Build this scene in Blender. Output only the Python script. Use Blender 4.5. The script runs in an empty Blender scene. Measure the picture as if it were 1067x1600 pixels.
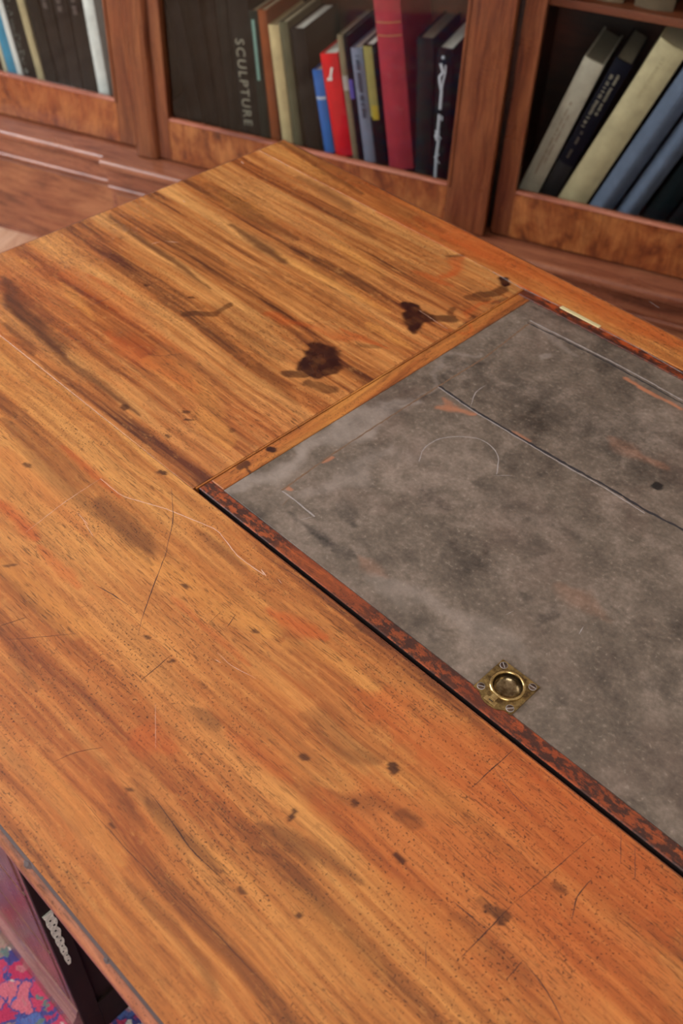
import bpy, bmesh, math, random
import numpy as np
from mathutils import Vector, Matrix
random.seed(7)
C = bpy.context.scene.collection
S = bpy.context.scene
R = math.radians

# ------------------------------------------------------------------ camera
FPX, PITCH, ROLL, YAW = 1575.8, R(45.149), R(2.877), R(21.27)
CAMZ = 1.41
def _basis():
    f = Vector((0, math.cos(PITCH), -math.sin(PITCH))); u = Vector((0, math.sin(PITCH), math.cos(PITCH))); x = Vector((1, 0, 0))
    x2 = math.cos(ROLL)*x + math.sin(ROLL)*u; u2 = -math.sin(ROLL)*x + math.cos(ROLL)*u
    rz = Matrix.Rotation(YAW, 3, 'Z')
    return rz @ x2, rz @ u2, rz @ f
CX, CU, CF = _basis()
cam = bpy.data.objects.new('camera', bpy.data.cameras.new('camera')); C.objects.link(cam)
M3 = Matrix((CX, CU, -CF)).transposed()
cam.matrix_world = Matrix.Translation((0, 0, CAMZ)) @ M3.to_4x4()
cam.data.sensor_fit = 'VERTICAL'; cam.data.sensor_height = 22.3
cam.data.lens = FPX/1600*22.3
cam.data.clip_start = .05
cam.data.dof.use_dof = True; cam.data.dof.focus_distance = .84; cam.data.dof.aperture_fstop = 4.5
S.camera = cam
# ------------------------------------------------------------------ light and exposure
S.view_settings.view_transform = 'Standard'; S.view_settings.look = 'None'
S.view_settings.exposure = 0.35; S.view_settings.gamma = 1; S.view_settings.use_curve_mapping = False
w = bpy.data.worlds.new('daylight'); S.world = w; w.use_nodes = True
w.node_tree.nodes['Background'].inputs[0].default_value = (.80, .90, 1, 1)
w.node_tree.nodes['Background'].inputs[1].default_value = 1.5
def area(name, loc, look, sx, sy, power, col):
    l = bpy.data.lights.new(name, 'AREA'); l.shape = 'RECTANGLE'; l.size = sx; l.size_y = sy; l.energy = power; l.color = col
    o = bpy.data.objects.new(name, l); C.objects.link(o); o.location = loc
    o.rotation_euler = (Vector(look)-Vector(loc)).to_track_quat('-Z', 'Y').to_euler()
    return o
area('window_light_left', (-2.93, .35, 1.75), (0, .35, 1.2), 1.5, 1.7, 62, (.93, .96, 1))
area('window_light_front', (.3, -2.33, 1.75), (.3, 0, 1.3), 1.7, 1.7, 42, (1, .98, .95))

# ------------------------------------------------------------------ node helpers
def new_mat(name):
    m = bpy.data.materials.new(name); m.use_nodes = True
    nt = m.node_tree; b = nt.nodes['Principled BSDF']
    return m, nt, b
def nd(nt, t, **k):
    n = nt.nodes.new(t)
    for a, v in k.items():
        if a in n.inputs: n.inputs[a].default_value = v
        else: setattr(n, a, v)
    return n
def srgb(r, g, b):
    f = lambda c: (c/255/12.92) if c/255 <= .04045 else ((c/255+.055)/1.055)**2.4
    return (f(r), f(g), f(b), 1)
def mix(nt, fac, a, b, blend='MIX'):
    n = nt.nodes.new('ShaderNodeMix'); n.data_type = 'RGBA'; n.blend_type = blend
    for s, v in ((0, fac), (6, a), (7, b)):
        if hasattr(v, 'is_output'): nt.links.new(v, n.inputs[s])
        else: n.inputs[s].default_value = v
    return n.outputs[2]
def mth(nt, op, a, b=None, clamp=False):
    n = nt.nodes.new('ShaderNodeMath'); n.operation = op; n.use_clamp = clamp
    for s, v in ((0, a), (1, b)):
        if v is None: continue
        if hasattr(v, 'is_output'): nt.links.new(v, n.inputs[s])
        else: n.inputs[s].default_value = v
    return n.outputs[0]
def mrange(nt, v, a, b, c=0, d=1):
    n = nd(nt, 'ShaderNodeMapRange'); n.inputs[1].default_value = a; n.inputs[2].default_value = b
    n.inputs[3].default_value = c; n.inputs[4].default_value = d; nt.links.new(v, n.inputs[0]); return n.outputs[0]
def coords(nt, scale, rot=(0, 0, 0), loc=(0, 0, 0), src=None):
    tc = nd(nt, 'ShaderNodeTexCoord'); mp = nd(nt, 'ShaderNodeMapping')
    mp.inputs['Scale'].default_value = scale; mp.inputs['Rotation'].default_value = rot; mp.inputs['Location'].default_value = loc
    nt.links.new(src or tc.outputs['Object'], mp.inputs['Vector']); return mp.outputs[0]
def noise(nt, vec, scale=1, detail=3, rough=.5, dist=0, out=0):
    n = nd(nt, 'ShaderNodeTexNoise'); n.inputs['Scale'].default_value = scale; n.inputs['Detail'].default_value = detail
    n.inputs['Roughness'].default_value = rough; n.inputs['Distortion'].default_value = dist
    nt.links.new(vec, n.inputs['Vector']); return n.outputs[out]
def bump(nt, b, h, strength, dist):
    n = nd(nt, 'ShaderNodeBump'); n.inputs['Strength'].default_value = strength; n.inputs['Distance'].default_value = dist
    nt.links.new(h, n.inputs['Height']); nt.links.new(n.outputs[0], b.inputs['Normal'])

def wood(name, light, mid, dark, grain='x', stretch=(2.2, 26), fine=(9, 220), rough=.32, wear_sheen=False, pores=.6, seed=0, redmix=.35, spec=.5, red=(168, 62, 22), speck=0.0, wander=.05):
    """grain runs along one object axis"""
    m, nt, b = new_mat(name)
    ax = {'x': (1, 0, 0), 'y': (0, 1, 0), 'z': (0, 0, 1)}[grain]
    def sc(l, a): return tuple(l if k else a for k in ax)
    # slow wander of the figure
    tc = nd(nt, 'ShaderNodeTexCoord')
    base = coords(nt, (1, 1, 1), loc=(seed*.37, seed*.71, seed*.13))
    wob = noise(nt, base, 3.1, 2, .5, out=1)
    wv = nd(nt, 'ShaderNodeVectorMath', operation='MULTIPLY_ADD'); nt.links.new(wob, wv.inputs[0]); wv.inputs[1].default_value = (wander,)*3; nt.links.new(base, wv.inputs[2])
    src = wv.outputs[0]
    s1 = noise(nt, coords(nt, sc(*stretch), src=src), 1, 4, .55, .3)
    s2 = noise(nt, coords(nt, sc(stretch[0]*2.3, stretch[1]*3.1), src=src), 1, 3, .6)
    s3 = noise(nt, coords(nt, sc(*fine), src=src), 1, 3, .65)
    big = noise(nt, base, 4.2, 3, .5)
    t = mth(nt, 'ADD', mth(nt, 'MULTIPLY', s1, .62), mth(nt, 'MULTIPLY', s2, .38))
    r = nd(nt, 'ShaderNodeValToRGB'); e = r.color_ramp.elements
    e[0].position = .37; e[0].color = srgb(*dark); e[1].position = .60; e[1].color = srgb(*light)
    x = e.new(.46); x.color = srgb(*mid)
    nt.links.new(t, r.inputs[0]); col = r.outputs[0]
    col = mix(nt, mrange(nt, big, .42, .68, 0, redmix), col, srgb(*red))
    col = mix(nt, mrange(nt, s3, .35, .62, .42, 0), col, srgb(*dark), 'MIX')
    col = mix(nt, mrange(nt, s3, .55, .75, 0, .3), col, srgb(*light), 'MIX')
    mo = noise(nt, coords(nt, sc(70, 150), src=src), 1, 5, .7)
    col = mix(nt, mrange(nt, mo, .40, .28, 0, .55), col, srgb(*dark)); col = mix(nt, mrange(nt, mo, .56, .72, 0, .40), col, srgb(*light))
    if wear_sheen:
        at = nd(nt, 'ShaderNodeVertexColor', layer_name='wear_sheen'); sp = nd(nt, 'ShaderNodeSeparateColor'); nt.links.new(at.outputs[0], sp.inputs[0])
        brk = mrange(nt, s2, .3, .7, .65, 1.15)
        col = mix(nt, mth(nt, 'MULTIPLY', sp.outputs[2], mrange(nt, s2, .3, .7, .5, 1), True), col, srgb(222, 152, 76))
        col = mix(nt, mth(nt, 'MULTIPLY', sp.outputs[1], mth(nt, 'MULTIPLY', brk, .82), True), col, srgb(186, 80, 32))
        col = mix(nt, mth(nt, 'MULTIPLY', sp.outputs[0], brk, True), col, srgb(84, 42, 24))
        col = mix(nt, mth(nt, 'MULTIPLY', at.outputs[1], mrange(nt, noise(nt, base, 70, 3), .3, .6, .86, 1.1), True), col, srgb(48, 16, 12))
    # open pores of the timber
    p = noise(nt, coords(nt, sc(85, 950), src=src), 1, 2, .5)
    pd = noise(nt, base, 14, 2)
    pm = mth(nt, 'MULTIPLY', mrange(nt, p, .55, .66), mrange(nt, pd, .4, .62, .25, 1))
    col = mix(nt, mth(nt, 'MULTIPLY', pm, pores), col, srgb(58, 28, 16))
    # scattered specks of old ink and dirt
    vs = noise(nt, base, 520, 2, .6); vm = mth(nt, 'MULTIPLY', mrange(nt, vs, .60, .66), mrange(nt, noise(nt, base, 11, 3), .38, .6, .15, 1))
    col = mix(nt, mth(nt, 'MULTIPLY', vm, .8), col, srgb(52, 26, 18))
    if speck:
        vk = mth(nt, 'MULTIPLY', mrange(nt, noise(nt, coords(nt, sc(90, 170)), 1, 5, .75), .45, .53), mrange(nt, noise(nt, base, 8, 3), .36, .52, .25, 1))
        col = mix(nt, mth(nt, 'MULTIPLY', vk, speck), col, srgb(50, 30, 26))
    nt.links.new(col, b.inputs['Base Color'])
    rr = mrange(nt, noise(nt, base, 7, 4, .6), .3, .7, rough-.05, rough+.10)
    nt.links.new(rr, b.inputs['Roughness']); b.inputs['Specular IOR Level'].default_value = spec
    bump(nt, b, mth(nt, 'SUBTRACT', s3, pm), .12, .0006)
    return m

def plain(name, col, rough=.5, metal=0, spec=.5, var=.0, scale=30, bumpy=0, coat=0):
    m, nt, b = new_mat(name)
    b.inputs['Roughness'].default_value = rough; b.inputs['Metallic'].default_value = metal; b.inputs['Specular IOR Level'].default_value = spec
    b.inputs['Coat Weight'].default_value = coat
    n = noise(nt, coords(nt, (1, 1, 1)), scale, 4, .6)
    a = srgb(*col); d = tuple(c*(1-var) for c in a[:3])+(1,)
    nt.links.new(mix(nt, mrange(nt, n, .3, .7), d, a), b.inputs['Base Color'])
    if bumpy: bump(nt, b, n, bumpy, .001)
    return m

W = {}
W['top'] = wood('mahogany_top', (218, 152, 82), (186, 114, 56), (122, 70, 36), wear_sheen=True, seed=1, rough=.25, stretch=(1.5, 34), wander=.03)
W['top_end'] = wood('mahogany_end_board', (224, 160, 92), (186, 114, 58), (82, 44, 28), wear_sheen=True, seed=5, rough=.25, stretch=(1.4, 30), wander=.03)
W['rail_dark'] = wood('rail_worn_red', (178, 92, 44), (148, 70, 36), (84, 40, 26), wear_sheen=True, seed=9, redmix=.35, speck=.9, red=(170, 66, 30))
W['rail_light'] = wood('rail_golden', (206, 136, 66), (180, 104, 50), (110, 60, 32), grain='y', wear_sheen=True, seed=11)
W['edge'] = wood('worn_thumb_edge', (178, 116, 84), (146, 88, 62), (80, 46, 36), seed=13, rough=.3, redmix=.3, speck=.35)
W['edge_y'] = wood('worn_thumb_edge_side', (150, 90, 60), (126, 70, 46), (80, 44, 32), grain='y', seed=14, rough=.35, redmix=.3)
W['fillet'] = plain('dirty_fillet', (80, 62, 60), .5, var=.35, scale=60)
W['carcass'] = wood('pedestal_mahogany', (122, 80, 68), (98, 62, 52), (66, 40, 34), grain='z', seed=17, rough=.24, pores=.2, redmix=.25, red=(120, 34, 30))
W['carcass_x'] = wood('pedestal_mahogany_rail', (150, 112, 106), (124, 88, 82), (88, 58, 54), grain='x', seed=19, rough=.2, pores=.2, redmix=.2)
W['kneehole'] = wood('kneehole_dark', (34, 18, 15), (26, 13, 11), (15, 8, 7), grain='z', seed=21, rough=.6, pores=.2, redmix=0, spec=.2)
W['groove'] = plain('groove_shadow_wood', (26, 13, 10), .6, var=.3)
W['case_z'] = wood('bookcase_stile', (140, 84, 50), (112, 60, 34), (64, 32, 19), grain='z', stretch=(2, 34), seed=23, rough=.3, pores=.2, redmix=.35, red=(122, 50, 28))
W['case_x'] = wood('bookcase_moulding', (168, 108, 78), (140, 82, 58), (92, 50, 36), grain='x', seed=25, rough=.19, pores=.2, redmix=.3, red=(130, 56, 36))
W['bead'] = wood('glazing_bead', (196, 130, 104), (168, 100, 76), (116, 62, 46), grain='x', seed=26, rough=.25, pores=.1, redmix=.2)
W['veneer'] = wood('figured_veneer', (184, 118, 66), (146, 82, 42), (84, 42, 26), grain='z', stretch=(13, 17), wander=.12, seed=27, rough=.3, pores=.2, redmix=.5, red=(150, 66, 34))
W['crotch'] = wood('crotch_veneer', (176, 116, 78), (146, 88, 58), (98, 56, 38), grain='x', stretch=(5, 16), seed=31, rough=.33, pores=.2, redmix=.2, red=(140, 64, 40))
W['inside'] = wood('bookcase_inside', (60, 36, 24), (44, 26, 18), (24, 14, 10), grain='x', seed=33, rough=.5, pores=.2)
W['shelf'] = wood('bookcase_shelf', (124, 72, 44), (104, 56, 34), (66, 34, 22), grain='x', seed=34, rough=.45, pores=.2)

def brass(name, c1, c2, rough=.22):
    m, nt, b = new_mat(name)
    n = noise(nt, coords(nt, (1, 1, 1)), 130, 4, .65); n2 = noise(nt, coords(nt, (1, 1, 1)), 600, 2)
    nt.links.new(mix(nt, mrange(nt, n, .38, .6), srgb(*c2), srgb(*c1)), b.inputs['Base Color'])
    b.inputs['Metallic'].default_value = .95
    nt.links.new(mrange(nt, n, .35, .65, rough+.18, rough), b.inputs['Roughness']); bump(nt, b, n2, .08, .0004)
    return m
W['brass'] = brass('aged_brass', (166, 142, 92), (96, 76, 50), .24)
W['brass_bright'] = brass('polished_brass', (200, 176, 122), (160, 132, 84), .13)
W['cup'] = brass('dark_reflection_cup_brass', (142, 126, 98), (92, 74, 50), .1)  # dark reflection put into the cup's colour
W['screw'] = brass('tarnished_screw', (128, 110, 96), (84, 68, 60), .3)
W['hinge'] = plain('hinge_brass', (236, 222, 168), .4, metal=.25, var=.15)
W['silvered'] = plain('silvered_brass', (240, 238, 220), .3, metal=.2, var=.55, scale=260)

def leather():
    m, nt, b = new_mat('worn_grey_leather')
    o = coords(nt, (1, 1, 1))
    n1 = noise(nt, o, 9, 6, .68, .4); n2 = noise(nt, o, 42, 6, .7, .3); n3 = noise(nt, o, 240, 3, .6); n4 = noise(nt, coords(nt, (1, 1, 1), loc=(3, 1, 0)), 6, 4, .6)
    r = nd(nt, 'ShaderNodeValToRGB'); e = r.color_ramp.elements
    e[0].position = .36; e[0].color = srgb(66, 57, 50); e[1].position = .63; e[1].color = srgb(144, 127, 114)
    x = e.new(.5); x.color = srgb(108, 95, 83)
    nt.links.new(mth(nt, 'ADD', mth(nt, 'ADD', mth(nt, 'MULTIPLY', n1, .45), mth(nt, 'MULTIPLY', n2, .37)), mth(nt, 'MULTIPLY', n3, .18)), r.inputs[0])
    col = mix(nt, mrange(nt, n4, .5, .7, 0, .35), r.outputs[0], srgb(116, 88, 78))
    col = mix(nt, mrange(nt, n3, .62, .72, 0, .35), col, srgb(160, 146, 130))
    at = nd(nt, 'ShaderNodeVertexColor', layer_name='wear_sheen'); sp = nd(nt, 'ShaderNodeSeparateColor'); nt.links.new(at.outputs[0], sp.inputs[0])
    k = mrange(nt, n2, .35, .6, 1.15, .5)
    col = mix(nt, mth(nt, 'MULTIPLY', sp.outputs[2], mrange(nt, n2, .35, .6, .6, 1)), col, srgb(158, 144, 134))
    col = mix(nt, mth(nt, 'MULTIPLY', sp.outputs[1], mrange(nt, n2, .35, .6, .6, 1)), col, srgb(184, 118, 84))
    col = mix(nt, mth(nt, 'MULTIPLY', sp.outputs[0], k, True), col, srgb(38, 34, 31))
    col = mix(nt, at.outputs[1], col, srgb(24, 22, 22))
    nt.links.new(col, b.inputs['Base Color'])
    nt.links.new(mrange(nt, n1, .3, .7, .34, .5), b.inputs['Roughness']); b.inputs['Specular IOR Level'].default_value = .55
    bump(nt, b, mth(nt, 'ADD', n2, mth(nt, 'MULTIPLY', n3, .4)), .22, .0009)
    return m
W['leather'] = leather()
W['line_dark'] = plain('dark_scratch', (70, 34, 22), .6, var=.3, scale=300)
W['line_pale'] = plain('pale_scratch', (222, 176, 150), .5, var=.2, scale=300)
W['line_grey'] = plain('grey_crack', (52, 48, 52), .6, var=.4, scale=200)
W['line_ash'] = plain('ash_crease', (168, 158, 154), .5, var=.3, scale=200)
W['line_tan'] = plain('tan_crease', (128, 98, 76), .5, var=.3, scale=200)

def glass():
    m, nt, b = new_mat('old_window_glass')
    nt.nodes.remove(b); out = nt.nodes['Material Output']
    tr = nd(nt, 'ShaderNodeBsdfTransparent'); tr.inputs[0].default_value = (.93, .95, .94, 1)
    gl = nd(nt, 'ShaderNodeBsdfGlossy'); gl.inputs['Roughness'].default_value = .03
    fr = nd(nt, 'ShaderNodeFresnel'); fr.inputs[0].default_value = 1.5
    bn = nd(nt, 'ShaderNodeBump'); bn.inputs['Strength'].default_value = .15; bn.inputs['Distance'].default_value = .002
    nt.links.new(noise(nt, coords(nt, (1, 1, 1)), 5, 2), bn.inputs['Height']); nt.links.new(bn.outputs[0], gl.inputs['Normal'])
    mx = nd(nt, 'ShaderNodeMixShader'); gg = nd(nt, 'ShaderNodeNewGeometry'); ff = mth(nt, 'MULTIPLY', fr.outputs[0], mth(nt, 'SUBTRACT', 1.0, gg.outputs['Backfacing'])); nt.links.new(ff, mx.inputs[0]); nt.links.new(tr.outputs[0], mx.inputs[1]); nt.links.new(gl.outputs[0], mx.inputs[2])
    nt.links.new(mx.outputs[0], out.inputs[0]); return m
W['glass'] = glass()

# ------------------------------------------------------------------ mesh helpers
def link(name, me, mat, parent=None):
    o = bpy.data.objects.new(name, me); C.objects.link(o); me.materials.append(mat)
    if parent: o.parent = parent
    return o
def empty(name, loc, label, cat, rz=0, group=None):
    o = bpy.data.objects.new(name, None); o.empty_display_size = .05; C.objects.link(o); o.location = loc; o.rotation_euler.z = rz
    o['label'] = label; o['category'] = cat
    if group: o['group'] = group
    return o
def box(name, x0, x1, y0, y1, z0, z1, mat, parent=None, bevel=0, seg=2, bm=None):
    own = bm is None
    if own: bm = bmesh.new()
    v = [bm.verts.new((x, y, z)) for x in (x0, x1) for y in (y0, y1) for z in (z0, z1)]
    fs = [bm.faces.new([v[i] for i in q]) for q in ((0, 1, 3, 2), (4, 6, 7, 5), (0, 4, 5, 1), (2, 3, 7, 6), (0, 2, 6, 4), (1, 5, 7, 3))]
    if bevel:
        es = {e for f in fs for e in f.edges}
        bmesh.ops.bevel(bm, geom=list(es), offset=bevel, segments=seg, affect='EDGES', profile=.6)
    if not own: return bm
    return fin(name, bm, mat, parent, bevel > 0)
def fin(name, bm, mat, parent=None, smooth=False):
    bmesh.ops.recalc_face_normals(bm, faces=bm.faces)
    me = bpy.data.meshes.new(name); bm.to_mesh(me); bm.free()
    o = link(name, me, mat, parent)
    if smooth:
        me.shade_smooth()
        md = o.modifiers.new('wn', 'WEIGHTED_NORMAL'); md.keep_sharp = False
    return o
def prism_x(name, prof, x0, x1, mat, parent=None, axis='x', smooth=False, bm=None):
    """profile of (a, z) points swept along x (a=y) or along y (a=x)"""
    own = bm is None
    if own: bm = bmesh.new()
    mk = (lambda s, a, z: (s, a, z)) if axis == 'x' else (lambda s, a, z: (a, s, z))
    A = [bm.verts.new(mk(x0, a, z)) for a, z in prof]; B = [bm.verts.new(mk(x1, a, z)) for a, z in prof]
    n = len(prof)
    for i in range(n):
        f = bm.faces.new((A[i], A[(i+1) % n], B[(i+1) % n], B[i])); f.smooth = smooth
    bm.faces.new(A[::-1]); bm.faces.new(B)
    if not own: return bm
    bmesh.ops.recalc_face_normals(bm, faces=bm.faces)
    me = bpy.data.meshes.new(name); bm.to_mesh(me); bm.free()
    return link(name, me, mat, parent)
def struct(o): o['kind'] = 'structure'; return o

# ------------------------------------------------------------------ room (world axes follow the bookcase front)
X0, X1, Y0, Y1, H = -3.0, 2.6, -2.4, 2.36, 2.75
wallm = plain('plaster_wall', (206, 200, 190), .85, var=.08, scale=6)
ceilm = plain('ceiling_white', (236, 234, 230), .9, var=.04, scale=5)
floorm = wood('pale_floorboards', (226, 190, 160), (208, 166, 134), (170, 124, 98), grain='y', stretch=(2, 18), rough=.35, seed=41, redmix=.1, pores=.3)
struct(box('floor', X0, X1, Y0, Y1, -.05, 0, floorm))
struct(box('ceiling', X0, X1, Y0, Y1, H, H+.1, ceilm))
struct(box('wall_back', X0-.15, X1+.15, Y1, Y1+.15, 0, H+.1, wallm))
struct(box('wall_right', X1, X1+.15, Y0, Y1, 0, H+.1, wallm))
def holed(name, axis, at, a0, a1, h0, h1, z0, z1):
    bm = bmesh.new()
    for (p, q, r, s) in ((a0, h0, 0, H+.1), (h1, a1, 0, H+.1), (h0, h1, 0, z0), (h0, h1, z1, H+.1)):
        if axis == 'x': box('', at-.15, at, p, q, r, s, None, bm=bm)
        else: box('', p, q, at-.15, at, r, s, None, bm=bm)
    return struct(fin(name, bm, wallm))
holed('wall_left', 'x', X0, Y0, Y1, -.45, 1.15, .85, 2.6)
holed('wall_front', 'y', Y0, X0-.15, X1+.15, -.6, 1.2, .85, 2.6)
paintm = plain('white_window_paint', (232, 230, 224), .4)
for nm, axis, at, h0, h1 in (('window_1', 'x', X0, -.45, 1.15), ('window_2', 'y', Y0, -.6, 1.2)):
    bm = bmesh.new(); hm = (h0+h1)/2
    for (p, q, r, s) in ((h0, h0+.05, .85, 2.6), (h1-.05, h1, .85, 2.6), (h0, h1, .85, .9), (h0, h1, 2.55, 2.6), (h0, h1, 1.7, 1.74), (hm-.015, hm+.015, .85, 2.6)):
        if axis == 'x': box('', at-.12, at-.07, p, q, r, s, None, bm=bm)
        else: box('', p, q, at-.12, at-.07, r, s, None, bm=bm)
    struct(fin(nm, bm, paintm))
struct(box('baseboard_left', X0, X0+.02, Y0, Y1, 0, .16, paintm))
struct(box('baseboard_back', X0, X1, Y1-.02, Y1, 0, .16, paintm))

# ------------------------------------------------------------------ desk frame: local x along the grain, y towards the bookcase
DROT = R(-21.55)
DX, DY = -.215, .517      # desk centre in desk axes measured from the camera's foot
RZ = Matrix.Rotation(DROT, 3, 'Z'); RZI = RZ.inverted()
TOP = .76
dloc = RZ @ Vector((DX, DY, 0))
desk = empty('writing_desk', dloc, 'large antique mahogany pedestal desk with worn stained top and inset grey leather writing flap', 'desk', DROT)
def at(px, py, z=TOP):
    """a mark seen at a photograph pixel -> desk-local x, y on the top"""
    d = CX*(px-533.5)/FPX + CU*(800-py)/FPX + CF
    wv = d*((z-CAMZ)/d.z); l = RZI @ wv
    return l.x-DX, l.y-DY
def L(a, b): return a-DX, b-DY       # desk axes from camera foot -> desk local
rng = np.random.RandomState(3)
NT = rng.rand(64, 64)
def vnoise(x, y):
    xi = np.floor(x).astype(int); yi = np.floor(y).astype(int); fx = x-xi; fy = y-yi
    fx = fx*fx*(3-2*fx); fy = fy*fy*(3-2*fy)
    g = lambda i, j: NT[i % 64, j % 64]
    return (g(xi, yi)*(1-fx)+g(xi+1, yi)*fx)*(1-fy)+(g(xi, yi+1)*(1-fx)+g(xi+1, yi+1)*fx)*fy
# worn patches, and reflections painted on the leather: two ends in the photograph, half width in mm, channel, strength
BL = [
 # end board streaks
 (315,284,457,373,9,'d',.6),(362,357,446,415,13,'d',.85),(173,336,325,452,7,'d',.75),(236,352,336,410,7,'d',.5),
 (0,441,105,567,15,'d',.95),(79,546,220,651,9,'d',.75),(0,505,58,562,7,'d',.6),(120,425,200,462,13,'r',.7),(173,515,294,604,13,'r',.55),
 (357,510,436,562,12,'d',.5),(388,562,462,630,9,'d',.5),(436,216,556,300,12,'d',.65),(472,284,556,331,10,'d',.5),(430,495,560,530,8,'r',.6),
 (560,290,680,360,10,'d',.45),(600,340,720,395,8,'r',.5),(200,270,262,312,6,'d',.5),(150,330,215,372,5,'d',.4),(455,395,560,460,5,'d',.35),
 (20,400,60,420,8,'l',.5),(340,300,420,345,14,'l',.5),(430,400,600,480,12,'l',.6),(240,560,330,640,16,'l',.5),(300,640,350,700,14,'l',.5),(560,500,640,540,10,'l',.6),(520,380,600,430,10,'l',.5),
 (300,500,420,600,7,'d',.3),(95,440,150,500,6,'l',.4),
 # ink stains
 (496,545,510,572,15,'s',.95),(482,568,505,578,13,'s',.95),(490,556,500,562,14,'s',.95),(450,582,480,584,5,'s',.7),(520,552,528,550,3,'s',.6),(482,598,520,612,8,'s',.6),
 (634,474,648,484,8,'s',1),(642,488,652,506,12,'s',.95),(650,492,668,500,11,'s',.85),(655,495,700,497,8,'s',.7),(700,490,712,482,4,'s',.6),
 (288,492,335,492,5,'s',.6),(335,490,362,476,4,'s',.6),(296,465,302,466,2.5,'s',.8),(226,444,229,445,2.5,'s',.7),
 (197,634,200,636,4,'s',.7),(290,642,296,643,2.5,'s',.7),(261,679,263,680,2.5,'s',.7),(290,655,303,656,1.5,'s',.7),(362,672,364,674,2.5,'s',.5),
 (787,436,791,444,6,'s',1),(752,462,790,452,8,'s',.65),(735,465,760,470,6,'s',.5),(686,425,730,405,13,'r',.8),(517,508,600,545,6,'r',.8),(560,540,590,545,4,'s',.4),
 (780,395,840,440,14,'r',.8),(640,420,700,440,8,'r',.6),(700,400,722,400,3,'s',.5),
 # rails
 (423,699,427,700,4,'s',.9),(372,732,386,724,3.5,'s',.75),(383,727,390,738,1.5,'s',.8),(700,520,790,470,5,'r',.6),(770,476,790,466,3,'s',.5),(715,510,745,495,3,'s',.5),
 # front board
 (155,786,244,866,12,'d',.65),(28,683,164,814,13,'d',.45),(94,692,187,776,6,'r',.7),(0,795,56,837,9,'r',.85),(61,851,136,922,8,'r',.6),
 (0,650,90,740,10,'d',.45),(160,800,235,880,6,'d',.5),(300,823,389,898,8,'d',.42),(422,960,510,1012,9,'r',.9),(281,950,375,1025,5,'r',.5),(300,1100,347,1128,7,'d',.5),
 (28,1039,70,1086,7,'d',.35),(225,875,422,978,22,'l',.6),(0,880,120,1000,14,'l',.45),(60,930,160,1010,10,'l',.5),(226,1252,352,1373,5,'d',.65),(190,1205,250,1275,4,'d',.4),
 (388,1273,556,1384,7,'d',.55),(157,1206,226,1284,6,'d',.4),(200,1373,294,1468,5,'d',.45),(294,1468,360,1580,5,'d',.4),(200,1131,262,1168,10,'r',.55),
 (470,1110,560,1170,12,'d',.35),(360,1140,470,1220,10,'r',.4),(520,925,610,1010,4,'d',.75),(560,980,640,1030,3,'d',.7),(640,1030,700,1085,3,'d',.5),
 (516,1222,665,1291,8,'d',.45),(516,1222,700,1300,14,'r',.5),(500,1153,585,1180,9,'d',.45),(707,1440,840,1557,9,'d',.4),
 (600,1100,1067,1440,42,'r',.62),(560,1250,1067,1620,60,'r',.55),(660,345,1067,540,26,'r',.75),(440,225,760,385,16,'r',.45),(460,225,700,365,10,'d',.45),(700,400,1000,555,8,'d',.25),
 (880,480,1067,585,6,'r',.8),(820,450,900,500,6,'r',.8),(100,420,300,560,20,'r',.35),(0,700,140,830,14,'r',.35),(560,1080,700,1180,16,'r',.5),(600,1180,760,1290,10,'l',.3),(440,1000,640,1110,8,'l',.35),
 (560,1350,760,1500,10,'l',.35),(430,1380,600,1520,12,'l',.3),(60,1200,200,1340,10,'l',.4),(260,1290,400,1400,8,'l',.35),
 (607,1198,612,1205,4,'s',.85),(552,1252,555,1256,2.5,'s',.7),(623,1337,632,1346,2.5,'s',.75),(764,1422,788,1432,4,'s',.8),(775,1432,782,1442,3,'s',.9),(750,1405,775,1428,3,'s',.4),
 (868,1384,880,1392,3,'s',.5),(630,1275,650,1290,5,'s',.35),(248,736,253,739,3,'s',.8),(40,724,44,727,2.5,'s',.7),(286,917,291,919,2,'s',.8),(265,1036,270,1033,2,'s',.8),(397,985,401,988,2,'s',.7),
 (474,1181,478,1184,2.5,'s',.7),(455,1278,463,1266,2,'s',.8),(376,1393,382,1397,2,'s',.8),(463,1430,468,1433,1.6,'s',.8),(197,1230,206,1233,1.6,'s',.7),(170,1288,175,1291,1.6,'s',.7),
 (10,885,28,882,1.6,'s',.6),(228,993,233,996,1.5,'s',.7),
]
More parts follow.
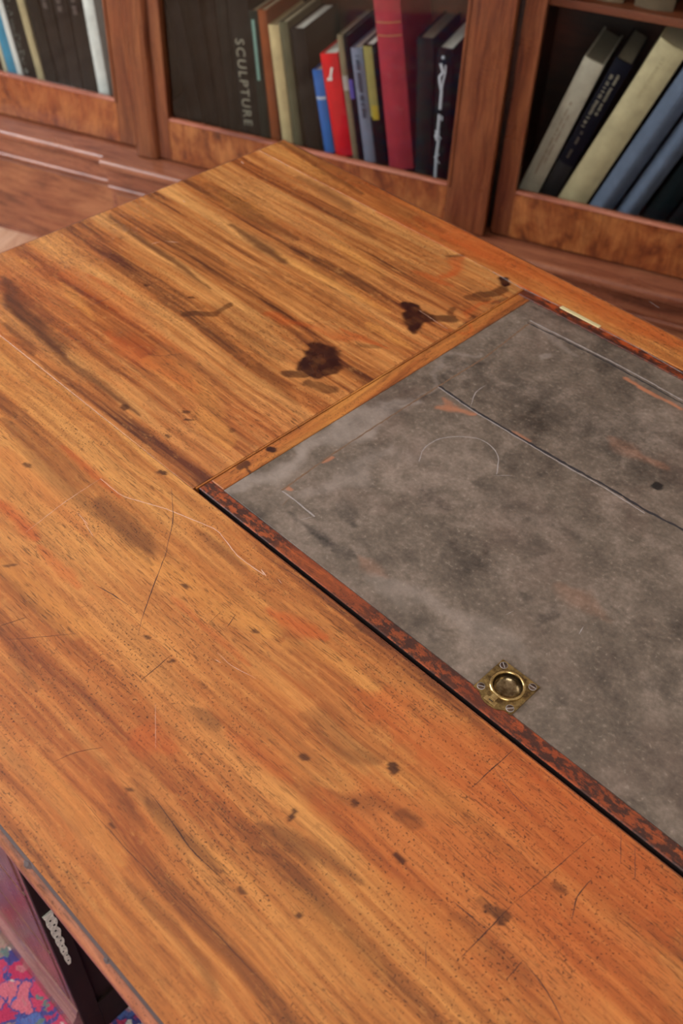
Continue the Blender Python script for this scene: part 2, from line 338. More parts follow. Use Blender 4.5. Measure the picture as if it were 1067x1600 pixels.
LB = [
 (800,590,1067,760,34,'d',.42),(720,570,900,660,16,'d',.35),(940,640,1067,700,20,'d',.3),(560,620,640,650,10,'d',.3),(750,760,900,830,16,'d',.3),  # darker leather at the back, with some of its dim reflection painted in
 (470,815,520,850,9,'d',.9),(505,850,550,862,9,'d',.8),(545,790,575,830,8,'d',.6),(500,830,540,870,6,'d',.6),(835,955,860,965,14,'d',.55),(600,640,690,590,4,'d',.4),
 (700,595,770,560,8,'d',.5),(830,478,1067,585,7,'d',.55),(650,770,700,800,14,'d',.4),(690,850,760,900,12,'d',.35),(770,700,830,740,14,'d',.35),(975,690,1025,710,10,'d',.5),
 (960,680,1020,720,12,'o',.3),(676,632,738,640,6,'o',.75),(690,618,712,640,5,'o',.6),(978,592,1063,637,2.6,'o',.9),(800,675,825,688,3,'o',.5),(448,762,453,765,2.5,'o',.9),(505,722,520,714,1.4,'o',.9),
 (1021,757,1027,760,5,'s',.95),(360,770,450,720,16,'l',.8),(450,720,640,620,14,'l',.7),(480,780,600,700,14,'l',.4),(640,610,740,545,6,'l',.4),(840,510,880,545,7,'l',.4),(865,560,880,565,8,'l',.6),(585,905,700,960,10,'l',.35),  # long light strokes at the left paint the sheen into the leather
 (700,960,800,1010,14,'l',.3),(360,770,375,790,8,'d',.4),(400,790,450,840,6,'d',.3),(650,960,690,1000,10,'d',.3),(1040,1060,1067,1090,12,'d',.4),(560,700,640,720,14,'l',.2),(880,920,940,960,16,'o',.15),
 (1000,900,1067,980,12,'d',.25),(780,800,860,880,20,'d',.25),(560,870,600,905,8,'o',.2),
]
def prep(bl):
    out = []
    for (x1, y1, x2, y2, w_, ch, s) in bl:
        a = at(x1, y1); b = at(x2, y2); out.append((a, b, w_/1000, ch, s))
    return out
BLP = prep(BL); LBP = prep(LB)
def wear_sheen_layer(me, blobs):
    n = len(me.vertices); co = np.empty(n*3, np.float32); me.vertices.foreach_get('co', co); co = co.reshape(-1, 3)
    x, y = co[:, 0].astype(float), co[:, 1].astype(float)
    ch = {k: np.zeros(n) for k in 'drls'}
    nx1 = vnoise(x*38+5, y*38)-.5; ny1 = vnoise(x*38+31, y*38+7)-.5; nx2 = vnoise(x*150, y*150)-.5; ny2 = vnoise(x*150+9, y*150+3)-.5
    nl = vnoise(x*9+3, y*70+11)-.5
    for (a, b, wd, c, s) in blobs:
        if c == 'o': c = 'r'
        soft = c in 'drl' and wd > .0032
        amp = min(wd*1.1, .012)
        if soft: ex = x+nx1*.035+nx2*.006; ey = y+nl*min(wd, .012)*1.6+ny2*wd*.25
        else: ex = x+nx1*amp*1.5+nx2*amp*.45; ey = y+ny1*amp*1.5+ny2*amp*.45
        vx, vy = b[0]-a[0], b[1]-a[1]; q = max(vx*vx+vy*vy, 1e-9)
        t = np.clip(((ex-a[0])*vx+(ey-a[1])*vy)/q, 0, 1)
        d = np.hypot(ex-a[0]-t*vx, ey-a[1]-t*vy)/wd
        if soft:
            taper = 1-.6*np.abs(2*t-1)**1.5
            m = np.clip((1.5-d/taper)/1.3, 0, 1)
        else: m = np.clip((1.15-d)/.35, 0, 1)
        m = m*m*(3-2*m)*s
        ch[c] = np.maximum(ch[c], m)
    att = me.color_attributes.new('wear_sheen', 'FLOAT_COLOR', 'POINT')
    att.data.foreach_set('color', np.stack([ch['d'], ch['r'], ch['l'], ch['s']], 1).astype(np.float32).ravel())
def slab(name, x0, x1, y0, y1, z0, z1, mat, parent, blobs, step=.002, fine=None, hole=None, bevel=.0008):
    """solid board with a finely divided top; fine=(xa,xb) limits where the top is dense; hole = rectangle notched out"""
    xa, xb = fine if fine else (x0, x1); xa = max(xa, x0); xb = min(xb, x1)
    xs = np.concatenate([[x0, x0+bevel], np.arange(max(xa, x0+step), min(xb, x1-step), step), (np.arange(xb, x1-step, .05) if xb < x1 else []), [x1-bevel, x1]])
    xs = np.unique(np.round(xs, 5)); ys = np.unique(np.round(np.concatenate([[y0, y0+bevel], np.arange(y0+step, y1-step/2, step), [y1-bevel, y1]]), 5))
    if hole:
        xs = np.unique(np.concatenate([xs, [hole[0], hole[1]]])); ys = np.unique(np.concatenate([ys, [hole[2], hole[3]]]))
    nx, ny = len(xs), len(ys); gx, gy = np.meshgrid(xs, ys, indexing='ij'); gz = np.full_like(gx, z1)
    gz[0, :] -= bevel; gz[-1, :] -= bevel; gz[:, 0] -= bevel; gz[:, -1] -= bevel
    gz[0, 0] = gz[0, -1] = gz[-1, 0] = gz[-1, -1] = z1-bevel
    V = np.stack([gx, gy, gz], 2).reshape(-1, 3); idx = np.arange(nx*ny).reshape(nx, ny)
    F = np.stack([idx[:-1, :-1], idx[1:, :-1], idx[1:, 1:], idx[:-1, 1:]], 2)
    if hole:
        cx = (xs[:-1]+xs[1:])/2; cy = (ys[:-1]+ys[1:])/2
        keep = ~((cx[:, None] > hole[0]) & (cx[:, None] < hole[1]) & (cy[None, :] > hole[2]) & (cy[None, :] < hole[3]))
        F = F[keep]
    F = F.reshape(-1, 4).tolist()
    rim = list(idx[:, 0])+list(idx[-1, 1:])+list(idx[-2::-1, -1])+list(idx[0, -2:0:-1])
    base = len(V); low = V[rim].copy(); low[:, 2] = z0; V = np.vstack([V, low]); m = len(rim)
    if not hole:
        for i in range(m): F.append([int(rim[i]), base+i, base+(i+1) % m, int(rim[(i+1) % m])])
        F.append([base+i for i in range(m)][::-1])
    me = bpy.data.meshes.new(name); me.from_pydata(V.tolist(), [], F); me.update()
    wear_sheen_layer(me, blobs)
    return link(name, me, mat, parent)

# measured lines of the top (desk axes from the camera's foot)
AL, AR, BF, BB = -1.029, .599, .085, .949
JL, JR = -.5545, .1245           # sides of the flap opening
JF, JB = .3985, .8965            # front and back of the flap opening
TH = .022
G = .0006
x0, yF = L(AL, BF); x1, yB = L(AR, BB); jl, jf = L(JL, JF); jr, jb = L(JR, JB)
E_ = .0042                       # width taken by the edge moulding
dense = (x0, at(1090, 1600)[0]+.16)
slab('front_board', x0+E_, x1-E_, yF+E_, jf-.0034, TOP-TH, TOP, W['top'], desk, BLP, fine=dense, bevel=.0003)
slab('end_board', x0+E_, jl-G, jf-.0030, jb, TOP-TH, TOP, W['top_end'], desk, BLP, bevel=.0003)
slab('back_board', x0+E_, x1-E_, jb+.0002, yB-E_, TOP-TH, TOP, W['top'], desk, BLP, fine=dense, bevel=.0003)
slab('end_board', jr+G, x1-E_, jf-.0022, jb, TOP-TH, TOP, W['top_end'], desk, BLP, step=.02)
# edge moulding: dirty fillet then a worn thumb
def thumb(a0, s):   # s=+1 outward is negative
    p = [(a0, TOP-.0016), (a0-s*.0006, TOP-.0016)]
    for k in range(7):
        t = k/6*math.pi/2; p.append((a0-s*(.0006+.0050*math.sin(t)), TOP-.0016-.0075*(1-math.cos(t))))
    p += [(a0-s*.0050, TOP-.016), (a0-s*.002, TOP-TH), (a0, TOP-TH)]
    return p
def strip(name, prof, a, b, mat, axis): return prism_x(name, prof, a, b, mat, desk, axis, smooth=False)
for s, yy in ((1, yF+E_), (-1, yB-E_)):
    prism_x('edge_moulding', thumb(yy-s*.0021, s), x0, x1, W['edge'], desk)
    prism_x('edge_fillet', [(yy-s*.0001, TOP-.0004), (yy-s*.0021, TOP-.0014), (yy-s*.0021, TOP-TH), (yy-s*.0001, TOP-TH)], x0+.002, x1-.002, W['fillet'], desk)
for s, xx in ((1, x0+E_), (-1, x1-E_)):
    prism_x('edge_moulding', thumb(xx-s*.0021, s), yF+E_-.002, yB-E_+.002, W['edge_y'], desk, 'y')
    prism_x('edge_fillet', [(xx-s*.0001, TOP-.0004), (xx-s*.0021, TOP-.0014), (xx-s*.0021, TOP-TH), (xx-s*.0001, TOP-TH)], yF+E_, yB-E_, W['fillet'], desk, 'y')
# chips knocked out of the front edge
for (px, py, ln, sx) in ((33, 1357, .017, .007), (160, 1505, .011, .006)):
    cx, cy = at(px, py); bm = bmesh.new(); bmesh.ops.create_icosphere(bm, subdivisions=2, radius=1)
    for v in bm.verts: v.co = Vector((cx+v.co.x*ln*.5*(1+.2*math.sin(v.co.z*7)), yF+.0026+v.co.y*sx*.6, TOP-.0046+v.co.z*.0040))
    o = fin('edge_chip', bm, W['fillet'], desk, False); o['label'] = 'dark grey chip in the front edge'
# pinkish arris along the front of the opening, and the ledge under the flap
box('groove_shade_strip', jl+.0024, jr-.0012, jf+.00185, jf+.0021, TOP-.0098, TOP-.0011, W['groove'], desk)  # added dark strip, paints the groove's shade over the rail side
prism_x('groove_lip', [(jf-.0033, TOP-.0003), (jf-.0022, TOP-.0009), (jf-.0020, TOP-.012), (jf-.0033, TOP-.012)], jl, jr, W['edge'], desk)  # highlight of the lit bevel put into the lip's colour
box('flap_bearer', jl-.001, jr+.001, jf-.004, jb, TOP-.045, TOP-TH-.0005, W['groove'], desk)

# ---- writing flap
RW = .0192
lx0, ly0 = L(-.5352, .4155); lx1, ly1 = jr-RW, L(0, .8812)[1]
bmf = bmesh.new(); box('', jl+.0024, jr-.0011, jf+.0022, jb-.0006, TOP-TH, TOP-.0098, None, bm=bmf)
flap = fin('writing_flap', bmf, W['rail_dark'], desk); flap['label'] = 'hinged flap framed in mahogany and lined with worn grey leather'
ZR = TOP-.0003
slab('flap_rail', jl+.0022, jr-.0011, jf+.0020, ly0-.0002, TOP-.0098, ZR, W['rail_dark'], flap, BLP, step=.0025, fine=(jl, .25))
slab('flap_rail', jl+.0022, lx0-.0002, ly0, ly1, TOP-.0098, ZR, W['rail_light'], flap, BLP, step=.0015)
slab('flap_rail', jl+.0022, jr-.0011, ly1+.0002, jb-.0006, TOP-.0098, ZR, W['rail_dark'], flap, BLP, step=.0025, fine=(jl, .25))
slab('flap_rail', lx1+.0002, jr-.0011, ly0, ly1, TOP-.0058, ZR, W['rail_light'], flap, BLP, step=.01)
px0, py0 = L(-.2340, .4135); px1, py1 = L(-.1968, .4508)       # ring pull plate
lea = slab('leather_panel', lx0, lx1, ly0, ly1, TOP-.0098, TOP-.0009, W['leather'], flap, LBP, step=.0018, fine=(lx0, at(1090, 1330)[0]+.1), hole=(px0+.003, px1-.003, py0+.003, py1-.003))
# dark joint line where the left rail meets the end board: worn cross strip
prism_x('joint_bevel', [(jl-.0002, TOP-.0005), (jl+.0010, TOP-.0009), (jl+.0010, TOP-.01), (jl-.0002, TOP-.01)], jf, jb, W['rail_light'], desk, 'y')

def ribbon_bm(bm, pts, wd, z, jitter=.0, taper=True, thick=.00012):
    P = [Vector((*p, 0)) for p in pts]; Q = []
    for i in range(len(P)-1):
        n = max(2, int((P[i+1]-P[i]).length/.004))
        for k in range(n): Q.append(P[i].lerp(P[i+1], k/n))
    Q.append(P[-1])
    # round the corners a little
    for _ in range(3): Q = [Q[0]]+[(Q[i-1]+Q[i]*2+Q[i+1])/4 for i in range(1, len(Q)-1)]+[Q[-1]]
    n = len(Q); prev = None
    for i, q in enumerate(Q):
        d = (Q[min(i+1, n-1)]-Q[max(i-1, 0)]).normalized(); s = Vector((-d.y, d.x, 0))
        t = i/(n-1); h = wd/2*((.25+.75*math.sin(math.pi*min(1, max(0, t)))) if taper else 1)*(1+random.uniform(-.35, .35))
        q = q+s*random.uniform(-1, 1)*jitter
        ring = [bm.verts.new((q.x+s.x*h, q.y+s.y*h, z+.00003)), bm.verts.new((q.x, q.y, z+thick)), bm.verts.new((q.x-s.x*h, q.y-s.y*h, z+.00003))]
        if prev:
            for a in range(2): bm.faces.new((prev[a], ring[a], ring[a+1], prev[a+1]))
        prev = ring
def lines(name, items, mat, parent, z, label, jitter=.0002):
    bm = bmesh.new()
    for pts, wd, tp in items: ribbon_bm(bm, [at(*p) for p in pts], wd, z, jitter, tp)
    o = fin(name, bm, mat, parent); o['kind'] = 'stuff'; o['label'] = label; return o
lines('scratch_marks', [
 ([(268,762),(271,812),(258,868)], .0006, 1), ([(262,858),(236,925),(222,965),(216,990)], .0007, 1), ([(150,915),(175,928),(200,945)], .0008, 1),
 ([(218,1065),(240,1047),(268,1023)], .0006, 1), ([(85,1190),(115,1175),(160,1168)], .0006, 1), ([(10,1000),(120,990)], .0004, 1),
 ([(235,1240),(262,1275),(300,1330),(352,1378)], .0008, 1), ([(737,1231),(770,1200),(803,1171)], .0007, 1), ([(772,1200),(800,1240),(837,1278)], .0004, 1),
 ([(927,1305),(870,1355),(800,1413)], .0004, 1), ([(800,1413),(765,1450),(720,1497)], .0007, 1), ([(708,1408),(735,1432),(762,1453)], .0008, 1),
 ([(924,1374),(900,1400),(893,1438)], .0008, 1), ([(817,1500),(792,1530)], .0006, 1), ([(820,1505),(850,1540),(870,1575),(880,1600)], .0007, 1),
 ([(970,1302),(969,1350)], .0004, 1), ([(992,1322),(992,1375)], .0005, 1), ([(665,1475),(665,1512)], .0005, 1), ([(355,980),(368,960)], .0008, 1), ([(325,975),(345,955)], .0004, 1),
 ([(463,664),(470,672)], .0006, 1), ([(222,552),(250,557),(290,552)], .0005, 1), ([(135,480),(180,462)], .0006, 1), ([(0,978),(40,965)], .0005, 1),
 ([(400,860),(470,905),(540,960)], .0004, 1), ([(260,1385),(330,1450),(420,1545)], .0004, 1), ([(120,1240),(200,1330),(300,1430)], .0004, 1),
], W['line_dark'], desk, TOP, 'dark scratches and short cracks across the top')
lines('pale_scratch_marks', [
 ([(157,748),(190,775),(260,795),(340,828),(370,868),(412,898)], .0007, 0), ([(157,748),(100,785),(40,832)], .0005, 1), ([(408,890),(416,900)], .0014, 1),
 ([(130,812),(145,838)], .0005, 1), ([(120,800),(138,820)], .0004, 1), ([(243,1100),(243,1170)], .0003, 1), ([(340,1020),(360,1040),(400,1060)], .0003, 1), ([(655,485),(700,515)], .0004, 1),
 ([(236,381),(250,378)], .0008, 1), ([(258,377),(280,379)], .0008, 1), ([(335,1030),(345,1036)], .0006, 1), ([(435,905),(440,912)], .0006, 1),
 ([(376,252),(381,256)], .0018, 1), ([(285,313),(289,316)], .0014, 1),
], W['line_pale'], desk, TOP, 'thin pale scratches and a wandering white line')
ZL = TOP-.0009
lines('leather_crack', [([(686,602),(735,636),(800,675),(870,716),(950,760),(1010,797),(1067,826),(1110,850)], .0026, 0), ([(824,503),(880,530),(950,565),(1010,598),(1067,630)], .0018, 0)], W['line_grey'], flap, ZL, 'dark open crack between the leather pieces', .0004)
lines('leather_crease', [([(684,603),(733,637),(798,676),(868,718),(948,763),(1008,801)], .0012, 0), ([(828,500),(884,528),(954,563),(1014,595),(1067,625)], .0018, 0), ([(441,766),(460,780),(492,806)], .0014, 0),
 ([(735,636),(742,612),(760,600)], .0009, 1), ([(655,720),(660,700),(685,684),(718,680),(750,684),(772,698),(780,716),(776,740)], .0009, 0), ([(465,812),(490,806)], .0005, 1),
 ([(772,742),(800,742)], .0005, 1), ([(905,990),(912,978)], .0009, 1), ([(1015,470),(1030,480)], .0006, 1), ([(790,960),(803,953)], .0004, 1)], W['line_ash'], flap, ZL, 'pale creases and a faint ring mark on the leather', .0003)
lines('tooled_line', [([(440,765),(520,708),(600,656),(686,602),(760,556),(828,503)], .0016, 0), ([(440,790),(452,778)], .0006, 1)], W['line_tan'], flap, ZL, 'faint tan tooled line parallel to the left rail', .0003)

# ---- hinge let in at the back of the flap
hx0 = L(-.502, 0)[0]; hx1 = L(-.4475, 0)[0]; hy = jb
hg = bmesh.new(); box('', hx0, hx1, hy-.0026, hy+.0028, TOP-.004, TOP+.0003, None, bm=hg, bevel=.0005)
hinge = fin('brass_hinge', hg, W['hinge'], desk, True); hinge['label'] = 'bright brass hinge strip in the back seam'
hx0b, hx1b = -hx1+2*((jl+jr)/2), -hx0+2*((jl+jr)/2)
hg = bmesh.new(); box('', hx0b, hx1b, hy-.0026, hy+.0028, TOP-.004, TOP+.0003, None, bm=hg, bevel=.0005)
fin('brass_hinge', hg, W['hinge'], desk, True)
lines('seam_line', [([(770,425),(812,449),(878,480)], .0008, 0), ([(937,513),(1000,545),(1067,583)], .0008, 0)], W['line_ash'], desk, TOP, 'pale dusty line in the back seam')

# ---- ring pull
cx, cy = L(-.2154, .4332); ZP = TOP+.0004
CUP_R = .0126
def revolve(bm, prof, n=40, c=(0, 0), smooth=True, close=False):
    rings = []
    for r, z in prof:
        if r < 1e-6: rings.append([bm.verts.new((c[0], c[1], z))]); continue
        rings.append([bm.verts.new((c[0]+r*math.cos(2*math.pi*k/n), c[1]+r*math.sin(2*math.pi*k/n), z)) for k in range(n)])
    for a, b in zip(rings, rings[1:]+([rings[0]] if close else [])):
        for k in range(n):
            q = [a[k % len(a)], a[(k+1) % n % len(a)], b[(k+1) % n % len(b)], b[k % len(b)]]; u = []
            for v in q:
                if v not in u: u.append(v)
            if len(u) > 2: f = bm.faces.new(u); f.smooth = smooth
# plate with a round opening: square outline joined to a circle, boss lobe on the front side
bm = bmesh.new(); n = 64; outer = []; inner = []
for k in range(n):
    a = 2*math.pi*k/n; c_, s_ = math.cos(a), math.sin(a); q = 1/max(abs(c_), abs(s_))
    hx, hy_ = (px1-px0)/2, (py1-py0)/2; mx_, my_ = (px0+px1)/2, (py0+py1)/2
    x, y = mx_+c_*q*hx, my_+s_*q*hy_
    if s_ < 0 and abs(s_) >= abs(c_):          # front side: rounded boss
        u = (x-cx)/.0105
        if abs(u) < 1: y = min(y, py0-.0052*math.sqrt(1-u*u))
    outer.append((x, y)); inner.append((cx+c_*CUP_R, cy+s_*CUP_R))
rows = []
for pts, z in ((outer, ZP-.0015), (outer, ZP), (inner, ZP), (inner, ZP-.002)):
    rows.append([bm.verts.new((p[0], p[1], z)) for p in pts])
for a, b in zip(rows, rows[1:]):
    for k in range(n): bm.faces.new((a[k], a[(k+1) % n], b[(k+1) % n], b[k]))
pull = fin('ring_pull', bm, W['brass'], desk); pull['label'] = 'square flush brass plate with a folding ring over a round cup'
bm = bmesh.new(); revolve(bm, [(CUP_R, ZP-.0001), (CUP_R*.99, ZP-.0026), (CUP_R*.90, ZP-.0056), (CUP_R*.68, ZP-.0080), (CUP_R*.36, ZP-.0092), (0, ZP-.0095)], 48, (cx, cy))
fin('pull_cup', bm, W['cup'], pull)
bm = bmesh.new(); RR, rr_ = .0131, .00145
revolve(bm, [(RR+rr_*math.cos(2*math.pi*k/10), ZP+.0004+rr_*math.sin(2*math.pi*k/10)) for k in range(10)], 56, (cx, cy), close=True)
fin('pull_ring', bm, W['brass_bright'], pull)
bm = bmesh.new()
box('', cx-.0034, cx+.0022, cy-.0190, cy-.0130, ZP-.001, ZP+.0009, None, bm=bm, bevel=.0005)
box('', cx-.0062, cx+.0050, cy-.0228, cy-.0184, ZP-.001, ZP+.0005, None, bm=bm, bevel=.0004)
fin('ring_knuckle', bm, W['brass_bright'], pull, True)
box('knuckle_slot', cx-.0024, cx+.0014, cy-.0208, cy-.0202, ZP+.0002, ZP+.0007, W['groove'], pull)
for sx, sy, ang in ((-1, -1, .5), (1, -1, .9), (-1, 1, -.6), (1, 1, .1)):
    sxx = (px0+px1)/2+sx*.0143; syy = (py0+py1)/2+sy*.0143
    bm = bmesh.new()
    r_ = .0029
    revolve(bm, [(r_, ZP-.0005), (r_, ZP+.0001), (r_*.9, ZP+.0003), (r_*.0, ZP+.00035)], 24, (sxx, syy))
    sc_ = fin('screw', bm, W['screw'], pull)
    bm = bmesh.new(); box('', -r_*.92, r_*.92, -.00028, .00028, ZP+.0002, ZP+.00055, None, bm=bm)
    bmesh.ops.rotate(bm, verts=bm.verts, cent=(0, 0, 0), matrix=Matrix.Rotation(ang-DROT*0, 3, 'Z')); bmesh.ops.translate(bm, verts=bm.verts, vec=(sxx, syy, 0))
    fin('screw_slot', bm, W['line_ash'], pull)
    bm = bmesh.new(); revolve(bm, [(r_+.00035, ZP-.0002), (r_+.00035, ZP+.00025), (r_, ZP+.00025)], 24, (sxx, syy)); fin('screw_rim', bm, W['line_ash'], pull)

# ---- carcass under the top
PB = L(0, .114)[1]; PK = L(0, .935)[1]
def pedestal(xa, xb, inner):
    """xa..xb width, inner = +1 if the kneehole side is at xb"""
    fz0, fz1 = .105, .60
    body = box('pedestal', xa, xb, PB, PK, .02, fz1, W['carcass'], desk, bevel=.002)
    # three drawer fronts, the handles on each
    hgt = (fz1-.03-fz0-.02)/3
    for k in range(3):
        z0_ = fz0+.012+k*hgt
        dr = box('drawer', xa+.012, xb-.012, PB-.0015, PB+.004, z0_, z0_+hgt-.008, W['carcass'], desk, bevel=.0015)
        bm = bmesh.new()
        for sx in (-1, 1): box('', (xa+xb)/2+sx*.04-.006, (xa+xb)/2+sx*.04+.006, PB-.012, PB-.0035, z0_+hgt*.5-.004, z0_+hgt*.5+.008, None, bm=bm, bevel=.0015)
        box('', (xa+xb)/2-.04, (xa+xb)/2+.04, PB-.0125, PB-.0095, z0_+hgt*.5-.004, z0_+hgt*.5, None, bm=bm, bevel=.001)
        fin('drawer_handle', bm, W['brass'], dr, True)
    pf = [(PB-.0105, .0063), (PB-.0100, .070), (PB-.0108, .073), (PB-.0108, .078), (PB-.0085, .083), (PB-.004, .090), (PB-.0015, .100), (PB+.004, .103), (PB+.004, .0063)]
    prism_x('plinth', pf, xa-.006, xb+(.0 if inner > 0 else .006), W['carcass_x'], desk)
    # framed kneehole side
    xs = xb if inner > 0 else xa
    for (y0_, y1_, z0_, z1_) in ((PB+.0, PB+.024, .0063, fz1), (PK-.05, PK, .0063, fz1), (PB+.024, PK-.05, .0063, .09), (PB+.024, PK-.05, fz1-.07, fz1)):
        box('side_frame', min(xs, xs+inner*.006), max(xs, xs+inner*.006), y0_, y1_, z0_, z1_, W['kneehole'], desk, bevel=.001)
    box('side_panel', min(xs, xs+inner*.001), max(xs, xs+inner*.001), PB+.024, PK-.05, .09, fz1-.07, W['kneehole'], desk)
pl0 = x0+.025; pl1 = L(-.501, 0)[0]; pr0 = -pl1+x0+x1; pr1 = x1-.025
pedestal(pl0, pl1, 1); pedestal(pr0, pr1, -1)
box('frieze', pl0, pr1, PB, PK, .605, TOP-TH-.001, W['carcass_x'], desk)
for a, b in ((pl0+.03, pl1-.02), (pl1+.02, pr0-.02), (pr0+.02, pr1-.03)):
    dr = box('drawer', a, b, PB-.0045, PB+.004, .625, TOP-TH-.014, W['carcass_x'], desk, bevel=.0015)
    bm = bmesh.new(); revolve(bm, [(0, 0), (.009, .001), (.011, .005), (.006, .009), (.005, .013)], 20)
    bmesh.ops.rotate(bm, verts=bm.verts, cent=(0, 0, 0), matrix=Matrix.Rotation(-math.pi/2, 3, 'X')); bmesh.ops.translate(bm, verts=bm.verts, vec=((a+b)/2, PB-.0165, .675))
    fin('drawer_knob', bm, W['brass'], dr)
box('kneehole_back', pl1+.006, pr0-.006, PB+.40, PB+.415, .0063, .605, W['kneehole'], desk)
# ornate pierced plate on the kneehole stile
bm = bmesh.new(); xq = pl1+.006; N = 26
yc = L(0, .1215)[1]
left = []; right = []
for k in range(N+1):
    t = k/N; z = .245+.135*t; e = .0010+.0034*t+(.0016+.002*t)*abs(math.sin(t*math.pi*5.5))
    left.append((yc-.0015+.0028*(1-t)-e*.5, z)); right.append((yc+.0028*(1-t)+e, z))
pts = left+right[::-1]
fr = [bm.verts.new((xq+.0016, y, z)) for y, z in pts]; bk_ = [bm.verts.new((xq, y, z)) for y, z in pts]; m_ = len(pts)
for k in range(N):
    bm.faces.new((fr[k], fr[k+1], fr[m_-2-k], fr[m_-1-k])); bm.faces.new((bk_[k], bk_[k+1], bk_[m_-2-k], bk_[m_-1-k]))
for k in range(m_): bm.faces.new((fr[k], fr[(k+1) % m_], bk_[(k+1) % m_], bk_[k]))
o = fin('ornate_plate', bm, W['silvered'], desk); o['label'] = 'ornate silvery brass plate on the kneehole stile'
bm = bmesh.new()
for k in range(9):
    z = .256+k*.0135; y = yc+.0012*math.sin(k*2.1)+.0022*(1-k/9)
    bmesh.ops.create_icosphere(bm, subdivisions=1, radius=.0011+.0005*(k/9), matrix=Matrix.Translation((xq+.0014, y+.0012*k/9, z)))
o = fin('plate_piercing', bm, W['kneehole'], desk)

# ------------------------------------------------------------------ rug under the front of the desk
def rug_mat():
    m, nt, b = new_mat('patterned_rug_pile')
    base = coords(nt, (1, 1, 1)); base = coords(nt, (1, 1, 1), loc=(1.37, .42, 0)); wb = noise(nt, base, 60, 3, .6, out=1)
    wv = nd(nt, 'ShaderNodeVectorMath', operation='MULTIPLY_ADD'); nt.links.new(wb, wv.inputs[0]); wv.inputs[1].default_value = (.036, .036, 0); nt.links.new(base, wv.inputs[2])
    def vor(sc, feat, out): 
        v = nd(nt, 'ShaderNodeTexVoronoi', feature=feat); v.inputs['Scale'].default_value = sc; v.inputs['Randomness'].default_value = .85
        nt.links.new(wv.outputs[0], v.inputs['Vector']); return v.outputs[out]
    sep = nd(nt, 'ShaderNodeSeparateColor'); nt.links.new(vor(32, 'F1', 1), sep.inputs[0])
    r = nd(nt, 'ShaderNodeValToRGB'); r.color_ramp.interpolation = 'CONSTANT'; e = r.color_ramp.elements
    e[0].position = 0; e[0].color = srgb(176, 54, 84); e[1].position = .44; e[1].color = srgb(74, 104, 160)
    for p, c in ((.52, (196, 104, 116)), (.66, (150, 128, 112)), (.76, (184, 66, 92)), (.86, (214, 208, 196)), (.93, (54, 62, 116))): x = e.new(p); x.color = srgb(*c)
    nt.links.new(sep.outputs[0], r.inputs[0])
    edge = vor(32, 'DISTANCE_TO_EDGE', 0)
    col = mix(nt, mrange(nt, edge, .03, .06, 1, 0), r.outputs[0], srgb(56, 72, 128))
    col = mix(nt, mrange(nt, edge, .30, .36, 0, .7), col, srgb(176, 120, 120))
    s2 = nd(nt, 'ShaderNodeSeparateColor'); nt.links.new(vor(75, 'F1', 1), s2.inputs[0])
    dot = mth(nt, 'MULTIPLY', mrange(nt, vor(75, 'F1', 0), .42, .34), mrange(nt, s2.outputs[1], .52, .54))
    r2 = nd(nt, 'ShaderNodeValToRGB'); r2.color_ramp.interpolation = 'CONSTANT'; r2.color_ramp.elements[0].color = srgb(60, 92, 156); r2.color_ramp.elements[1].position = .45; r2.color_ramp.elements[1].color = srgb(206, 196, 186)
    q3 = r2.color_ramp.elements.new(.68); q3.color = srgb(92, 116, 110)
    nt.links.new(s2.outputs[0], r2.inputs[0]); col = mix(nt, dot, col, r2.outputs[0])
    f = noise(nt, base, 420, 2); col = mix(nt, mrange(nt, f, .3, .7, .35, 0), col, srgb(110, 40, 70))
    nt.links.new(col, b.inputs['Base Color']); b.inputs['Roughness'].default_value = .95; b.inputs['Specular IOR Level'].default_value = .1
    bump(nt, b, f, .6, .003); return m
rc = RZ @ Vector((DX-.1, DY-.55, 0))
bm = bmesh.new(); box('', -1.15, 1.15, -.55, 1.18, .0, .006, None, bm=bm, bevel=.002)
rug = fin('patterned_rug', bm, rug_mat(), None, True); rug.location = rc; rug.rotation_euler.z = DROT
rug['label'] = 'crimson and blue patterned wool rug on the floor under the desk front'; rug['category'] = 'rug'
fbm = bmesh.new()
for k in range(200):
    for sx in (-1, 1):
        y = -.545+k*.0086; xx = sx*1.15
        box('', min(xx, xx+sx*.05), max(xx, xx+sx*.05), y, y+.003, .0005, .003, None, bm=fbm)
fr_ = fin('rug_fringe', fbm, plain('rug_fringe_cotton', (210, 200, 180), .9), rug); fr_['kind'] = 'stuff'

# ------------------------------------------------------------------ bookcase
bc = empty('bookcase', (-.87, 2.1, 0), 'mahogany breakfront library bookcase with three glazed doors behind the desk', 'bookcase')
BX, BY = -.87, 2.1
def bb(name, xa, xb, ya, yb, za, zb, mat, parent=bc, bevel=.0015): return box(name, xa-BX, xb-BX, ya-BY, yb-BY, za, zb, mat, parent, bevel=bevel)
def bprof(name, prof, xa, xb, mat, parent=bc, smooth=False): return prism_x(name, [(a-BY, z) for a, z in prof], xa-BX, xb-BX, mat, parent)
XL, XR = -2.16, .46; K0, K1 = -1.368, -.392; D0, D1 = -1.302, -.452
def arc(cx_, cz, r, a0, a1, n=6): return [(cx_+r*math.cos(R(a0+(a1-a0)*k/n)), cz+r*math.sin(R(a0+(a1-a0)*k/n))) for k in range(n+1)]
def base_prof(y):   # y = face of the frieze band; lower panel sits back
    return [(y+.012, 0), (y+.012, .212), (y+.006, .216)]+arc(y+.004, .224, .006, 270, 100)+[(y+.001, .236), (y, .243), (y, .276), (y-.006, .280)]+arc(y-.014, .2925, .0115, 250, 90, 8)+[(y+.02, .304), (y+.32, .304), (y+.32, 0)]
